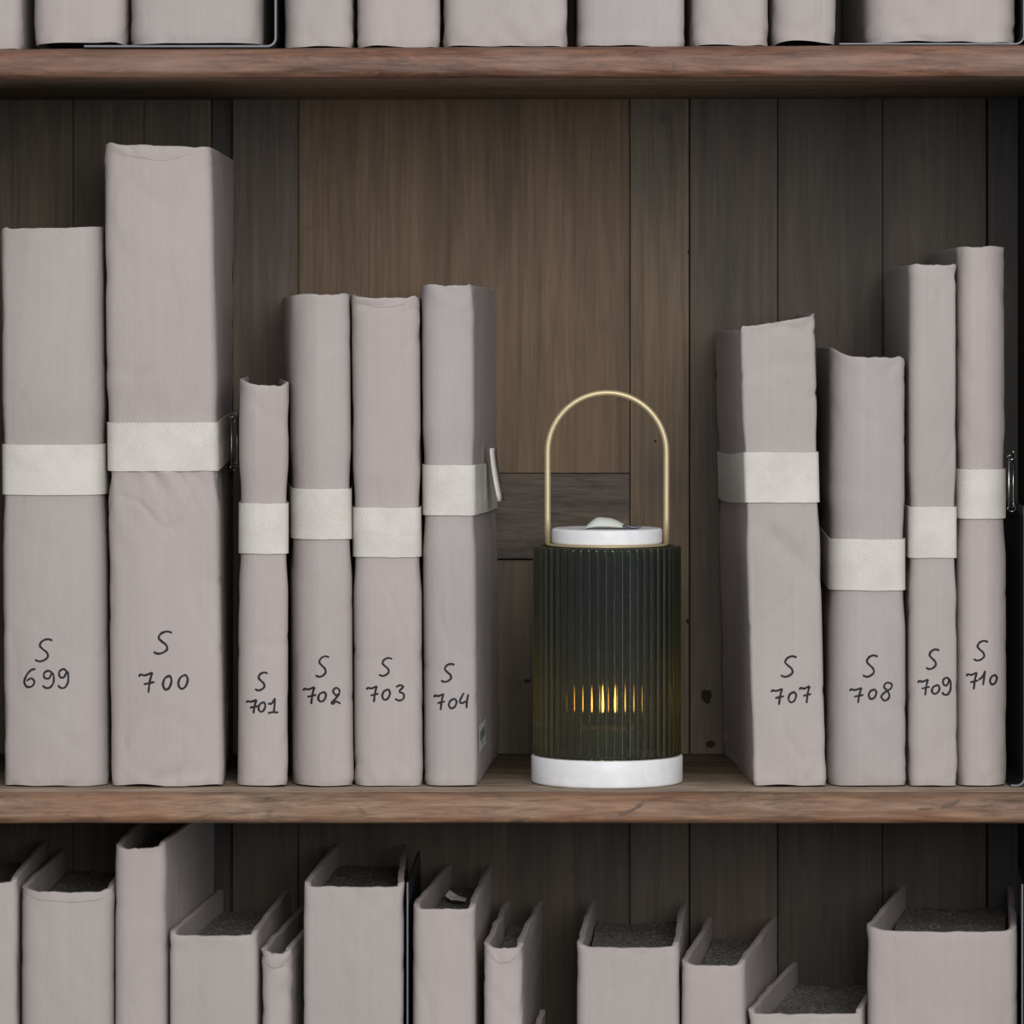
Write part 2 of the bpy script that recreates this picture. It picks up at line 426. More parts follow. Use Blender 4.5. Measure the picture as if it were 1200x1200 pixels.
def disp(b, x, y, z, s):
    sd = b.seed
    a = 0.0006*nz(x*7+sd, z*5, y*6)+0.00014*b.crump*nz(x*45+sd, z*26, y*30)
    e = max(math.exp(-(z-b.z0)/0.018), math.exp(-(b.z1-z)/0.018))
    a += b.crump*e*0.0011*(abs(nz(x*60+sd, z*75, y*40))*2-0.5)
    # soft diagonal paper creases
    q = abs(nz(x*20+z*9+sd*2, z*16-x*7, y*14)); a -= b.crump*0.0006*max(0, 1-q/0.10)
    if b.fold:
        uf = max(0, min(1, (x-b.xl[1])/(b.xr[1]-b.xl[1])))
        a += 0.0006*sstep(-0.0004, 0.0004, z-(b.z1+0.001-b.fold*(0.1+1.1*math.sin(PI*uf)**0.8)+0.0035*nz(x*40+sd, 7, 0))) if y < b.d+0.02 else 0
    for (ax, az, cx, cz, wd, h) in b.dents:
        if y > b.d+0.02: continue
        dx, dz = cx-ax, cz-az; l2 = dx*dx+dz*dz
        t = max(0, min(1, ((x-ax)*dx+(z-az)*dz)/l2)); px_, pz_ = ax+dx*t, az+dz*t
        sgn = ((x-ax)*dz-(z-az)*dx)/math.sqrt(l2)
        dd = math.hypot(x-px_, z-pz_)/wd
        a -= h*math.exp(-dd*dd)*(0.4+0.9*math.sin(PI*max(0.02, t)))*(1.0 if sgn > 0 else 1.0)
    if b.strap:
        zs1, zs0 = b.strap
        m = sstep(zs0-0.03, zs0-0.003, z)*(1-sstep(zs1+0.003, zs1+0.03, z))
        a = a*(1-m)-0.0013*m
        if b.gather and z < zs0:
            f = math.exp(-(zs0-z)/0.022)
            a += b.gather*f*(0.0060*abs(nz(x*75+z*34, sd+z*10, y*70))-0.0015)
        if b.gather and z > zs1:
            f = math.exp(-(z-zs1)/0.022); a += b.gather*0.5*f*(0.0016*nz(x*80-z*10, sd+4, y*90))
    return a
def rise_at(b, s, i, n):
    return 0
ALL = []
def book(label, xl, xr, ytop, ybot, d=0.046, L=0.25, bl=None, br=None, bulge=0.004, r=0.006, rise=(0.0, 0.0), strap=None, seed=None, zbase=None,
         mat=PAPER, group=None, crump=1.0, gather=0, recess=0.012, slope=(0, 0), bow=0.0, thick=0.0022, lift=0.0, ears=1.0, fold=0, nf=22, dents=()):
    """xl, xr, bl, br: px or (bottom, top) px pairs (front plane / back plane); ytop: px or (left, right)"""
    pr = lambda v: v if isinstance(v, tuple) else (v, v)
    b = Book(); b.d = d; b.L = L; b.seed = seed if seed is not None else random.uniform(0, 90)
    k = D/(D+d+L)*(D+d)/D
    xl, xr = pr(xl), pr(xr)
    if bl is None: bl = tuple(600+(v-600)*k+1 for v in xl)
    if br is None: br = tuple(600+(v-600)*k-1 for v in xr)
    bl, br = pr(bl), pr(br)
    b.xl = tuple(WX(v, d) for v in xl); b.xr = tuple(WX(v, d) for v in xr)
    b.bl = tuple(WX(v, d+L) for v in bl); b.br = tuple(WX(v, d+L) for v in br)
    yt = pr(ytop); b.z1l, b.z1r = WZ(yt[0], d), WZ(yt[1], d); b.z1 = (b.z1l+b.z1r)/2
    b.z0 = zbase if zbase is not None else WZ(ybot, d)
    b.bulge = bulge; b.r = r; b.crump = crump; b.gather = gather; b.fold = fold; b.nf = nf; b.dents = [(WX(a, d), WZ(c, d), WX(e, d), WZ(f, d), w*PX, h) for a, c, e, f, w, h in dents]; b.bow = bow*PX
    b.strap = None
    if strap: b.strap = (WZ(strap[0], d), WZ(strap[1], d))
    root = thing('wrapped_book', label, 'book', ((b.xl[0]+b.xr[0])/2, d+L/2, b.z0), group)
    org = Vector(root.location)
    # vertical rows
    NV = 84
    if gather: pass
    rows = [b.z0+(b.z1-b.z0)*(i/NV) for i in range(NV+1)]
    extra = [b.z0+0.0015, b.z0+0.004, b.z1-0.0015, b.z1-0.004]
    if b.strap: extra += [b.strap[0]+0.004, b.strap[1]-0.004, b.strap[1]-0.009, b.strap[1]-0.014]
    if gather: extra += [b.strap[1]-0.0015*q for q in range(1, 32)]+[b.strap[0]+0.002*q for q in range(1, 16)]
    if fold: extra += [b.z1-fold+q*0.0004 for q in range(-6, 7)]
    rows = sorted(set(rows+extra))
    vs, fs = [], []
    n = len(outline(b, b.z0))
    H = b.z1-b.z0
    def ztop(i, x):
        u = (x-b.xl[1])/(b.xr[1]-b.xl[1]); u = max(0, min(1, u))
        zt = b.z1l+(b.z1r-b.z1l)*u
        s = i/(n-1)
        sideL = 1-sstep(9, 15, i); sideR = sstep(n-16, n-10, i); fr_ = 1-0.8*max(sideL, sideR)
        zt += fr_*(0.0005*nz(x*70+b.seed, s*25, 1)+0.0006*nz(x*25+b.seed, s*9, 5))
        zt += rise[0]*sideL+rise[1]*sideR
        # folded corner ears
        for c in (13.5, n-14.5): zt += ears*0.0012*math.exp(-((i-c)/1.6)**2)*(0.6+nz(b.seed, c, 2))
        return zt
    def zbot(i, x):
        s = i/(n-1)
        front = sstep(8, 15, i)*(1-sstep(n-16, n-9, i))
        return front*max(0, 0.0005+lift+0.0016*min(b.crump, 1.3)*nz(x*38+b.seed, 3, 2))
    def pt(i, z, off):
        pass
    ring = []
    outl = {}
    for z in rows: outl[z] = outline(b, z)
    base = outline(b, b.z0)
    for z in rows:
        t = (z-b.z0)/H; row = []
        for i, (p, nn) in enumerate(outl[z]):
            zt, zb = ztop(i, p.x), b.z0+zbot(i, p.x)
            zz = zb+(zt-zb)*t
            inn = 0.0002*sstep(b.z1-0.002, b.z1, z)+0.0006*(1-sstep(b.z0, b.z0+0.004, z))
            q = p-nn*inn
            row.append(len(vs)); vs.append(Vector((q.x, q.y, zz)))
        ring.append(row)
    # rim and inner skin (top)
    def add_inner(zlist_t, offs, top=True):
        for z, off, dz in zlist_t:
            row = []
            for i in range(n):
                p, nn = outl[rows[-1]][i] if top else outl[rows[0]][i]
                th = off
                q = p-nn*(0.0002+th)
                zz = (ztop(i, p.x) if top else b.z0+zbot(i, p.x))+dz
                row.append(len(vs)); vs.append(Vector((q.x, q.y, zz)))
            if top: ring.append(row)
            else: ring.insert(0, row)
    T = thick
    add_inner([(0, T*0.15, 0.0003), (0, T*0.8, 0.0003), (0, T, -0.0002), (0, T+0.0002, -0.006), (0, T+0.0002, -recess-0.008)], None, True)
    add_inner([(0, T*0.6, 0.0), (0, T, 0.002), (0, T+0.0002, 0.012)], None, False)
    for a, c in zip(ring[:-1], ring[1:]):
        for i in range(n-1): fs.append((a[i], a[i+1], c[i+1], c[i]))
    # back edges of the two boards
    for i0 in (0, n-1):
        pass
    me = pymesh('cover', vs, fs, org)
    bm = bmesh.new(); bm.from_mesh(me); 
    bm.to_mesh(me); bm.free()
    cover = link('cover', me, mat, root); me.set_sharp_from_angle(angle=math.radians(55))
    bvh = BVHTree.FromPolygons(vs, fs)
    # page block
    pv, pf = [], []
    top = outline(b, b.z1, -(T+0.0012), raw=True)
    bot = outline(b, b.z0, -(T+0.0012), raw=True)
    NP = 22; NL = 26
    def inside(arr, u, v):
        # u across 0..1, v from front 0 to back 1
        f0, f1 = arr[15][0], arr[n-16][0]; k0, k1 = arr[0][0], arr[-1][0]
        fr = f0.lerp(f1, u); bk = k0.lerp(k1, u)
        q = fr.lerp(bk, v*0.975+0.012); return q
    zt = min(b.z1l, b.z1r)-recess
    idx = {}
    for v in range(NL+1):
        for u in range(NP+1):
            q = inside(top, u/NP, v/NL)
            zz = zt+0.0010*nz(q.x*260, q.y*120, b.seed)+0.0014*nz(q.x*60, q.y*30, b.seed)-0.0015*math.sin(PI*u/NP)
            idx[(u, v)] = len(pv); pv.append((q.x, q.y, zz))
    for v in range(NL):
        for u in range(NP): pf.append((idx[u, v], idx[u+1, v], idx[u+1, v+1], idx[u, v+1]))
    border = [(u, 0) for u in range(NP)]+[(NP, v) for v in range(NL)]+[(u, NL) for u in range(NP, 0, -1)]+[(0, v) for v in range(NL, 0, -1)]
    bi = []
    for u, v in border:
        q = inside(bot, u/NP, v/NL); bi.append(len(pv)); pv.append((q.x, q.y, b.z0+0.004))
    m = len(border)
    for i in range(m):
        j = (i+1) % m; pf.append((idx[border[i]], bi[i], bi[j], idx[border[j]]))
    pf.append(tuple(bi[::-1]))
    link('page_block', pymesh('page_block', pv, pf, org), PAGES, root, smooth=False)
    b.root, b.bvh, b.org, b.n, b.outl = root, bvh, org, n, outl
    # strap
    if b.strap:
        z1, z0 = b.strap; hh = z1-z0
        sv, sf, uv = [], [], []
        ps = None; rws = []
        ks = 5
        ref = [outline(b, z0+hh*q/ks, -0.0005, raw=True) for q in range(ks+1)]
        m = n
        for off in (0.0, 0.0009):
            for q in range(ks+1):
                row = []; acc = 0; pp = None
                for i in range(n):
                    p, nn = ref[q][i]
                    # the tape bridges the hollow next to the rounded corners
                    s = i/(n-1)
                    back = (1-sstep(0, 11, i))*slope[0]+sstep(n-12, n-1, i)*slope[1]
                    wig = 0.0005*nz(p.x*30+b.seed, i*0.1, off*0)
                    P3 = Vector((p.x+nn.x*off, p.y+nn.y*off, z0+hh*q/ks-back*PX+wig))
                    if pp is not None: acc += (P3-pp).length
                    pp = P3
                    row.append(len(sv)); sv.append(P3); uv.append((acc, hh*q/ks*0.035/hh))
                rws.append(row)
        K = ks+1
        inner, outer = rws[:K], rws[K:]
        def quads(A, B, flip=False):
            for i in range(n-1):
                f = (A[i], A[i+1], B[i+1], B[i]); sf.append(f[::-1] if flip else f)
        for q in range(ks): quads(outer[q], outer[q+1]); quads(inner[q], inner[q+1], True)
        quads(inner[0], outer[0]); quads(outer[-1], inner[-1])
        # straight run across the open back
        for q in range(ks): sf.append((outer[q][-1], outer[q][0], outer[q+1][0], outer[q+1][-1])); sf.append((inner[q][0], inner[q][-1], inner[q+1][-1], inner[q+1][0]))
        me = pymesh('strap', sv, sf, org)
        ul = me.uv_layers.new(name='uv')
        for lp in me.loops: ul.data[lp.index].uv = uv[lp.vertex_index]
        b.strap_o = link('strap', me, TAPE, root); me.set_sharp_from_angle(angle=math.radians(50))
        b.strap_o['label'] = 'cream herringbone tape band round the book'
    ALL.append(b)
    return b

GM = 'numbered paper-wrapped volumes on the middle shelf'
GU = 'paper-wrapped volumes on the upper shelf'
GL = 'paper-wrapped volumes on the lower shelf'
mid = dict(ybot=921, group=GM, zbase=Z_MID+0.0006)
b699 = book('paper-wrapped volume marked S 699, leftmost on the middle shelf', (3, -1), (125, 117), (268, 267), bl=(46, 43), br=(150, 148), strap=(521, 580), rise=(0.0, 0.001), r=(0.006, 0.014), bulge=0.006, **mid)
b700 = book('tallest and thickest volume on the middle shelf, marked S 700', (129, 120), (262, 248), (169, 173), bl=(154, 153), br=(273, 274), strap=(495, 552), gather=1.0, r=(0.009, 0.006), nf=44, dents=((185, 914, 245, 904, 7, 0.0022), (158, 560, 150, 590, 7, -0.0012), (178, 556, 190, 592, 6, -0.0013), (205, 556, 214, 585, 6, -0.0012), (150, 480, 165, 430, 10, 0.0008), (205, 470, 215, 440, 8, 0.0006)), bulge=0.006, crump=1.3, fold=0.009, mat=PAPER_WARM, slope=(0, -5), **mid)
b701 = book('shortest volume on the middle shelf, marked S 701', (277, 280), (337, 338), (451, 453), L=0.15, bl=288, br=331, strap=(590, 649), rise=(0.004, 0.003), r=(0.012, 0.005), mat=PAPER_WARM, **mid)
b702 = book('paper-wrapped volume marked S 702, right of the shortest one', (344, 340), (413.5, 409.5), (347, 345), bl=(338, 331), br=(416, 413), strap=(573, 632), r=(0.020, 0.006), bulge=0.006, **mid)
b703 = book('volume marked S 703 with a folded-over cap, just left of the one with a sticker', (415, 411), (495, 491), (350, 349), bl=(424, 424), br=(498, 498), strap=(595, 653), rise=(0.003, 0), r=(0.012, 0.007), mat=PAPER_WARM, crump=1.2, fold=0.006, **mid)
b704 = book('volume marked S 704 with a small printed sticker, left of the lantern', (497, 493), (559, 555), (335, 335), bl=(506, 503), br=(585, 580), strap=(545, 604), rise=(0.0, 0), r=(0.012, 0.004), mat=PAPER_COOL, slope=(0, 6), **mid)
b707 = book('crumpled leaning volume marked S 707, just right of the lantern', (884, 867), (968, 956), (384, 371), bl=(849, 838), br=(946, 936), strap=(530, 589), rise=(-0.002, 0.002), r=(0.003, 0.004), bulge=0.003, crump=1.5, nf=36, dents=((893, 612, 955, 682, 12, 0.0022), (880, 425, 950, 430, 9, 0.0010), (905, 640, 945, 600, 10, 0.0009)), slope=(10, 0), **mid)
b708 = book('volume marked S 708 with its band lower than its neighbours', (971, 975), (1063, 1061), (418, 420), bl=(956, 956), br=(1030, 1030), strap=(632, 692), rise=(0.006, 0), r=(0.020, 0.006), bulge=0.005, mat=PAPER_COOL, slope=(-2, 0), **mid)
b709 = book('narrow straight volume marked S 709, second from the right on the middle shelf', (1066, 1066), (1122, 1121), (311, 311), bl=(1037, 1037), br=(1084, 1084), strap=(594, 654), r=(0.007, 0.003), bulge=0.003, **mid)
b710 = book('paper-wrapped volume marked S 710, last at the right end of the middle shelf', (1124, 1123), (1184, 1181), (290, 290), bl=(1090, 1090), br=(1136, 1136), strap=(550, 608), r=(0.009, 0.016), bulge=0.005, mat=PAPER_WARM, **mid)

def upper(label, a, c, lift_px, h, dz=0.0, **k):
    d = 0.016
    zb = ztop_at(WX((a+c)/2, 0))+0.0003+dz
    return book(label, a, c, YH-(zb+h-CZ)/PX*D/(D+d), 0, d=d, zbase=zb, group=GU, lift=lift_px*PX, **k)
EB = 0.0030
upper('volume cut off by the left edge of the photo on the upper shelf', -52, 25, 0.5, 0.40, r=0.008)
upper('volume second from the left on the upper shelf, partly on a bookend base', 37, 146, 1.5, 0.44, dz=EB, r=0.010, mat=PAPER_WARM, crump=1.2)
upper('thick volume beside the black bookend at left of the upper shelf', 150, 307, 0.5, 0.42, dz=EB, r=0.012, bulge=0.006)
upper('first volume right of the black bookend on the upper shelf', 331, 413, 1, 0.38, r=0.010, crump=1.3)
upper('upper-shelf volume above the gap right of S 703, second right of the bookend', 418, 515, 0.5, 0.45, r=0.009, mat=PAPER_WARM)
upper('wide volume with a creased foot in the middle of the upper shelf', 519, 667, 0.8, 0.41, r=0.010, crump=2.0)
upper('upper-shelf volume standing over the lantern, right of the wide creased one', 677, 803, 0.2, 0.43, r=0.009, mat=PAPER_COOL)
upper('upper-shelf volume over the left of S 707, with a frayed foot', 810, 902, 1.2, 0.39, r=0.010, crump=1.5)
upper('narrow volume left of the dark gap at the right of the upper shelf', 906, 981, 3, 0.42, r=0.009, dz=0.001, crump=1.5)
upper('widest volume, at the right end of the upper shelf beyond the dark gap', 1016, 1193, 0.5, 0.40, dz=0.0018, r=0.014, bulge=0.007, crump=1.8, mat=PAPER_WARM)

def lower(label, a, c, yt, bl, br, **k):
    k.setdefault('d', 0.030)
    k.setdefault('rise', (0.003, 0.003)); k.setdefault('recess', 0.0125); k.setdefault('thick', 0.0042)
    return book(label, a, c, yt, 0, zbase=Z_LOW+0.0002, group=GL, bl=bl, br=br, **k)
lower('volume cut off by the left edge of the photo on the lower shelf', -45, 20, 1035, -10, 56, r=0.004)
lower('second volume from the left on the lower shelf, plain wide spine', 22, 132, 1046, 72, 160, r=0.008, bulge=0.006, fold=0.007)
bC = lower('tallest volume on the lower shelf, nearly touching the shelf above', 133, 194, (997, 993), 172, 251, r=0.005, mat=PAPER_WARM)
lower('lower-shelf volume with dusty pages, right of the tallest one', 197, 301, 1097, 256, 340, r=0.004, bulge=0.003)
lower('thin small volume with a folded cap, left of the bookend on the lower shelf', 306, 341, 1118, 350, 385, r=0.004, crump=1.6, fold=0.010)
lower('wide tall volume touching the lower-shelf bookend', 355, 473, 1040, 391, 478, r=0.004, bulge=0.003)
bG = lower('volume with a torn paper scrap on its pages, right of the bookend', 482, 557, 1066, 522, 576, r=0.005, mat=PAPER_WARM)
lower('small volume with a crinkled cap left of the lower-shelf gap', 566, 613, 1112, 590, 636, r=0.004, crump=1.2, fold=0.009, mat=PAPER_WARM)
lower('very low volume of which only a back corner shows in the lower gap', 620, 668, 1222, 632, 664, L=0.14, r=0.004, rise=(0.003, -0.02))
lower('wide volume with grey dusty pages right of the lower-shelf gap', 676, 796, 1111, 691, 806, r=0.005, bulge=0.003)
lower('volume with open splayed boards leaning right, fourth from the right below', 798, 873, 1132, 829, 911, r=0.005, mat=PAPER_WARM)
lower('lowest volume in the lower row, its top barely in the photo', 877, 1011, 1189, 926, 1044, r=0.004, bulge=0.003)
lower('widest volume at the right end of the lower shelf', 1015, 1193, (1092, 1093), 1054, 1188, r=0.008, bulge=0.006, mat=PAPER_WARM)

# torn paper scrap lying on the pages of one lower book
sc = W(527, 1060, 0.06); zt = min(bG.z1l, bG.z1r)-0.016+0.0030
sv = []
for i, (x, y, z) in enumerate([(-.010, .012, .003), (-.006, .020, .006), (.002, .010, .003), (.010, .006, .002), (.009, -.006, .0012), (.001, -.003, .003), (-.004, .002, .001)]):
    sv += [Vector((x, y, z)), Vector((x, y, z-0.0004))]
k = 7
me = pymesh('paper_scrap', sv, [tuple(2*i for i in range(k)), tuple(2*i+1 for i in range(k))[::-1]]+[(2*i, 2*i+1, 2*((i+1) % k)+1, 2*((i+1) % k)) for i in range(k)])
ps = link('paper_scrap', me, simple('white_scrap_paper', (0.6, 0.58, 0.54), 0.8), None, smooth=False)
ps.location = (WX(534, 0.165), 0.165, zt+0.0022); ps.scale = (0.8, 1.1, 1.0); ps['label'] = 'small torn scrap of paper lying on dusty page edges'; ps['category'] = 'paper'

# ------------------------------------------------------------------ handwriting
G = {
 'S': [[(.98,.06),(.72,.0),(.42,.08),(.27,.28),(.44,.45),(.66,.60),(.72,.80),(.48,.96),(.22,1),(0,.92)]],
 '6': [[(.98,0),(.6,.06),(.2,.38),(.04,.75),(.3,1),(.72,.94),(.88,.70),(.62,.52),(.22,.66)]],
 '9': [[(.86,.12),(.5,0),(.12,.16),(.2,.42),(.58,.44),(.86,.14),(1,.35),(.96,.72),(.66,.98),(.25,1),(0,.86)]],
 '7': [[(.0,.22),(.1,.10),(.45,.14),(.98,0)], [(.98,0),(.80,.4),(.68,1)], [(.34,.58),(1.14,.46)]],
 '0': [[(.62,.02),(.2,.2),(.0,.65),(.28,1),(.75,.85),(1,.35),(.8,.02),(.5,.04)]],
 '1': [[(0,.62),(.4,.42),(.75,0)], [(.75,0),(.62,.5),(.5,1)]],
 'i': [[(0,.34),(.35,.36),(.68,0)], [(.68,0),(.64,.5),(.56,.92)], [(0,.98),(.5,.92),(1,.94)]],
 '2': [[(.35,.40),(.22,.16),(.55,0),(.88,.15),(.8,.42),(.35,.74),(.05,.92),(.22,1),(.5,.84),(1,.98)], [(.35,.40),(.6,.46),(.8,.38)]],
 '3': [[(.1,.12),(.5,0),(.86,.1),(.45,.40),(.9,.56),(.9,.86),(.45,1),(0,.88)]],
 '4': [[(.5,0),(.08,.52),(.3,.66),(.9,.5)], [(.98,.08),(.84,.5),(.78,1)]],
 '8': [[(.95,.06),(.5,.0),(.28,.24),(.6,.48),(.72,.8),(.36,1),(.05,.8),(.3,.56),(.85,.32),(.95,.06)]],
}
def write(b, items, wpx=2.6):
    vs, fs = [], []
    def hit(px, py):
        o = Vector((0, -D, CZ)); t = W(px, py, b.d); dr = (t-o).normalized()
        h, nn, i, dist = b.bvh.ray_cast(o, dr)
        if h is None: h = t
        if nn is not None and nn.y > 0: nn = -nn
        return h+(nn if nn else Vector((0, -1, 0)))*0.00022
    for ch, x0, x1, y0, y1 in items:
        for st in G[ch]:
            pts = catmull([(x0+u*(x1-x0), y0+v*(y1-y0)) for u, v in st], 5)
            N = len(pts)
            base = len(vs)
            for i, (x, y) in enumerate(pts):
                ax, ay = pts[max(0, i-1)]; bx_, by_ = pts[min(N-1, i+1)]
                tx, ty = bx_-ax, by_-ay; l = math.hypot(tx, ty) or 1
                wd = wpx*0.5*(0.95+0.25*nz(x*0.3, y*0.3, b.seed))
                if i in (0, N-1): wd *= 0.65
                nx, ny = -ty/l*wd, tx/l*wd
                for q in (-1, 0, 1):
                    vs.append(hit(x+nx*q, y+ny*q))
            for i in range(N-1):
                for q in (0, 1): fs.append((base+i*3+q, base+i*3+q+1, base+i*3+q+4, base+i*3+q+3))
    o = link('handwritten_number', pymesh('handwritten_number', vs, fs, b.org), INK, b.root)
    o['label'] = 'black handwritten shelf mark'
write(b699, [('S',41,62,749,775),('6',28,42,784,805),('9',50,63,786,806),('9',68,80,784,806)])
write(b700, [('S',180,202,740,766),('7',163,179,788,812),('0',191,201,792,808),('0',209,220,791,807)], 2.8)
write(b701, [('S',299,314,788,809),('7',289,301,820,836),('0',303,311,823,834),('i',314,326,818,836)])
write(b702, [('S',370,386,769,793),('7',356,369,805,825),('0',373,382,811,822),('2',388,399,806,825)])
write(b703, [('S',444,460,771,792),('7',430,442,804,823),('0',448,457,808,820),('3',463,474,803,821)])
write(b704, [('S',517,533,778,799),('7',509,520,813,832),('0',526,535,819,830),('4',538,549,812,830)])
write(b707, [('S',915,934,769,793),('7',904,917,807,826),('0',924,933,811,823),('7',937,949,804,824)])
write(b708, [('S',1011,1029,768,793),('7',996,1010,806,824),('0',1018,1027,808,819),('8',1032,1046,800,821)])
write(b709, [('S',1085,1101,761,784),('7',1076,1088,796,815),('0',1092,1101,803,813),('9',1104,1114,794,814)])
write(b710, [('S',1141,1158,751,774),('7',1133,1145,788,808),('1',1147,1157,786,803),('0',1160,1168,791,802)])

# ------------------------------------------------------------------ strap hardware
def on_side(b, side, y, z, off=0.0016):
    o = outline(b, z, off, raw=True)
    rng = range(0, 14) if side < 0 else range(b.n-14, b.n-1)
    for i in rng:
        p, q = o[i][0], o[i+1][0]
        if min(p.y, q.y) <= y <= max(p.y, q.y):
            t = (y-p.y)/((q.y-p.y) or 1e-9); x = p.x+(q.x-p.x)*t; return x, o[i][1]
    return o[rng[0]][0].x, o[rng[0]][1]
def clip(b, side, y, zofs=0):
    z1, z0 = b.strap[0]+zofs, b.strap[1]+zofs
    x, nn = on_side(b, side, y, (z0+z1)/2, 0.002)
    r0 = b.org
    L = [Vector((x+nn.x*0.0015, y+nn.y*0.0015, z))-r0 for z in (z1+0.001, z0-0.001)]
    R = [p+Vector((nn.x*0.004, 0.006, 0)) for p in L]
    frame = [L[0], L[1], R[1], R[0], L[0]]
    tube('buckle', frame, 0.0009, STEEL, b.strap_o, 8)
    for p in (L[0], L[1]):
        pts = [p+Vector((nn.x*0.003*math.sin(a)+nn.x*0.002, -0.002*math.cos(a), 0.003*math.cos(a))) for a in [i*PI/6 for i in range(10)]]
        tube('hook', pts, 0.0006, STEEL, b.strap_o, 6)
clip(b700, 1, 0.19, 0.0)
clip(b710, 1, 0.075, 0.008)
# loose tape tail standing off the side of S 704
def tail(b, y0, zofs):
    z1, z0 = b.strap[0]+0.009, b.strap[1]+0.006
    x, nn = on_side(b, 1, y0, z0, 0.002)
    vs, fs = [], []
    n = 8
    for i in range(n+1):
        t = i/n
        z = z1+(z0-z1)*t
        ox = 0.0015+0.006*t**1.4; wob = 0.0008*math.sin(t*7)
        for dy in (0.0, 0.030):
            for th in (0, 0.0012):
                vs.append(Vector((x+ox+th+dy*0.13, y0+dy+wob, z))-b.org)
    for i in range(n):
        a, c = i*4, i*4+4
        fs += [(a, a+2, c+2, c), (a+1, c+1, c+3, a+3), (a, c, c+1, a+1), (a+2, a+3, c+3, c+2)]
    fs += [(0, 1, 3, 2), (n*4, n*4+2, n*4+3, n*4+1)]
    o = link('strap_tail', pymesh('strap_tail', vs, fs), TAPE, b.strap_o)
tail(b704, 0.155, 0)
# printed sticker on the side of S 704, and a faint one on S 700
def sticker(b, y0, y1, zt, zb, full=True):
    z1, z0 = zt, zb
    def P(u, v, off=0.0009):
        y = y0+(y1-y0)*u; z = z1+(z0-z1)*v
        o = Vector((3.0, y, z)); h = b.bvh.ray_cast(o, Vector((-1, 0, 0)))[0]
        x = h.x if h else on_side(b, 1, y, z)[0]
        return Vector((x+off, y, z))-b.org
    def quadgrid(us, vs_, off):
        V = [P(u, v, off) for v in vs_ for u in us]; nu = len(us)
        return V, [(r*nu+c, (r+1)*nu+c, (r+1)*nu+c+1, r*nu+c+1) for r in range(len(vs_)-1) for c in range(nu-1)]
    V, F = quadgrid([i/8 for i in range(9)], [i/8 for i in range(9)], 0.0005)
    o = link('sticker', pymesh('sticker', V, F), STICKER, b.root); o['label'] = 'small pale printed sticker on the side board'
    if not full: return
    V2, F2 = [], []
    for (u0, u1, v0, v1) in ((.14,.18,.25,.62),(.24,.33,.25,.62),(.39,.43,.25,.62),(.49,.58,.25,.62),(.64,.68,.25,.62),(.74,.82,.25,.62),(.35,.55,.70,.78)):
        a, f = quadgrid([u0, (u0+u1)/2, u1], [v0, (v0+v1)/2, v1], 0.0007)
        k = len(V2); V2 += a; F2 += [tuple(i+k for i in q) for q in f]
    link('barcode', pymesh('barcode', V2, F2), STICKER_INK, o)
sticker(b704, 0.062, 0.145, WZ(845, 0.11), WZ(876, 0.11))
sticker(b700, 0.10, 0.15, WZ(826, 0.12), WZ(855, 0.12), False)

# ------------------------------------------------------------------ bookends
def bookend(label, px, zb, height, base_len, d0=0.008, depth=0.14, th=0.0016, left=True, lean=0.0):
    x = WX(px, d0); root = thing('bookend', label, 'bookend', (x, d0+depth/2, zb))
    org = Vector(root.location); r = 0.006; sg = -1 if left else 1
    prof = [(x+sg*base_len, zb+th/2)]
    prof += [(x+sg*r-sg*r*math.sin(a), zb+th/2+r-r*math.cos(a)) for a in [i*PI/16 for i in range(9)]]
    prof += [(x+lean*0.5, zb+height*0.5), (x+lean, zb+height)]
    vs, fs = [], []
    def strip(y0, y1, th, name, mat):
        vs, fs = [], []
        N = len(prof)
        for i, (a, c) in enumerate(prof):
            p0, p1 = prof[max(0, i-1)], prof[min(N-1, i+1)]
            tx, tz = p1[0]-p0[0], p1[1]-p0[1]; l = math.hypot(tx, tz); nx, nzz = -tz/l*th/2, tx/l*th/2
            for y in (y0, y1):
                vs.append(Vector((a+nx, y, c+nzz))-org); vs.append(Vector((a-nx, y, c-nzz))-org)
        for i in range(N-1):
            a, c = i*4, i*4+4
            fs += [(a, c, c+2, a+2), (a+1, a+3, c+3, c+1), (a, a+1, c+1, c), (a+2, c+2, c+3, a+3)]
        fs += [(0, 2, 3, 1), (N*4-4, N*4-3, N*4-1, N*4-2)]
        link(name, pymesh(name, vs, fs), mat, root, smooth=False)
    strip(d0, d0+depth, th, 'bent_plate', BLACK_METAL)
    strip(d0-0.0004, d0+0.0001, th*0.75, 'worn_edge', BARE_METAL)
    return root
bookend('black metal bookend at left of the upper shelf, base under two volumes', 323, ztop_at(WX(200, 0))+0.0006, 0.22, 0.135)
bookend('black metal bookend at the right end of the upper shelf', 1200, ztop_at(WX(1180, 0))+0.0002, 0.20, 0.13, d0=0.010, th=0.0011)
bookend('black metal bookend at the right end of the middle shelf', 1201, Z_MID+0.0004, 0.20, 0.010, d0=0.046, left=True)
bookend('upright black metal bookend in the lower row left of the scrap of paper', 479, Z_LOW+0.0002, WZ(1037, 0.03)-Z_LOW, -0.004, d0=0.03, depth=0.24, lean=0.0, left=False) if False else None
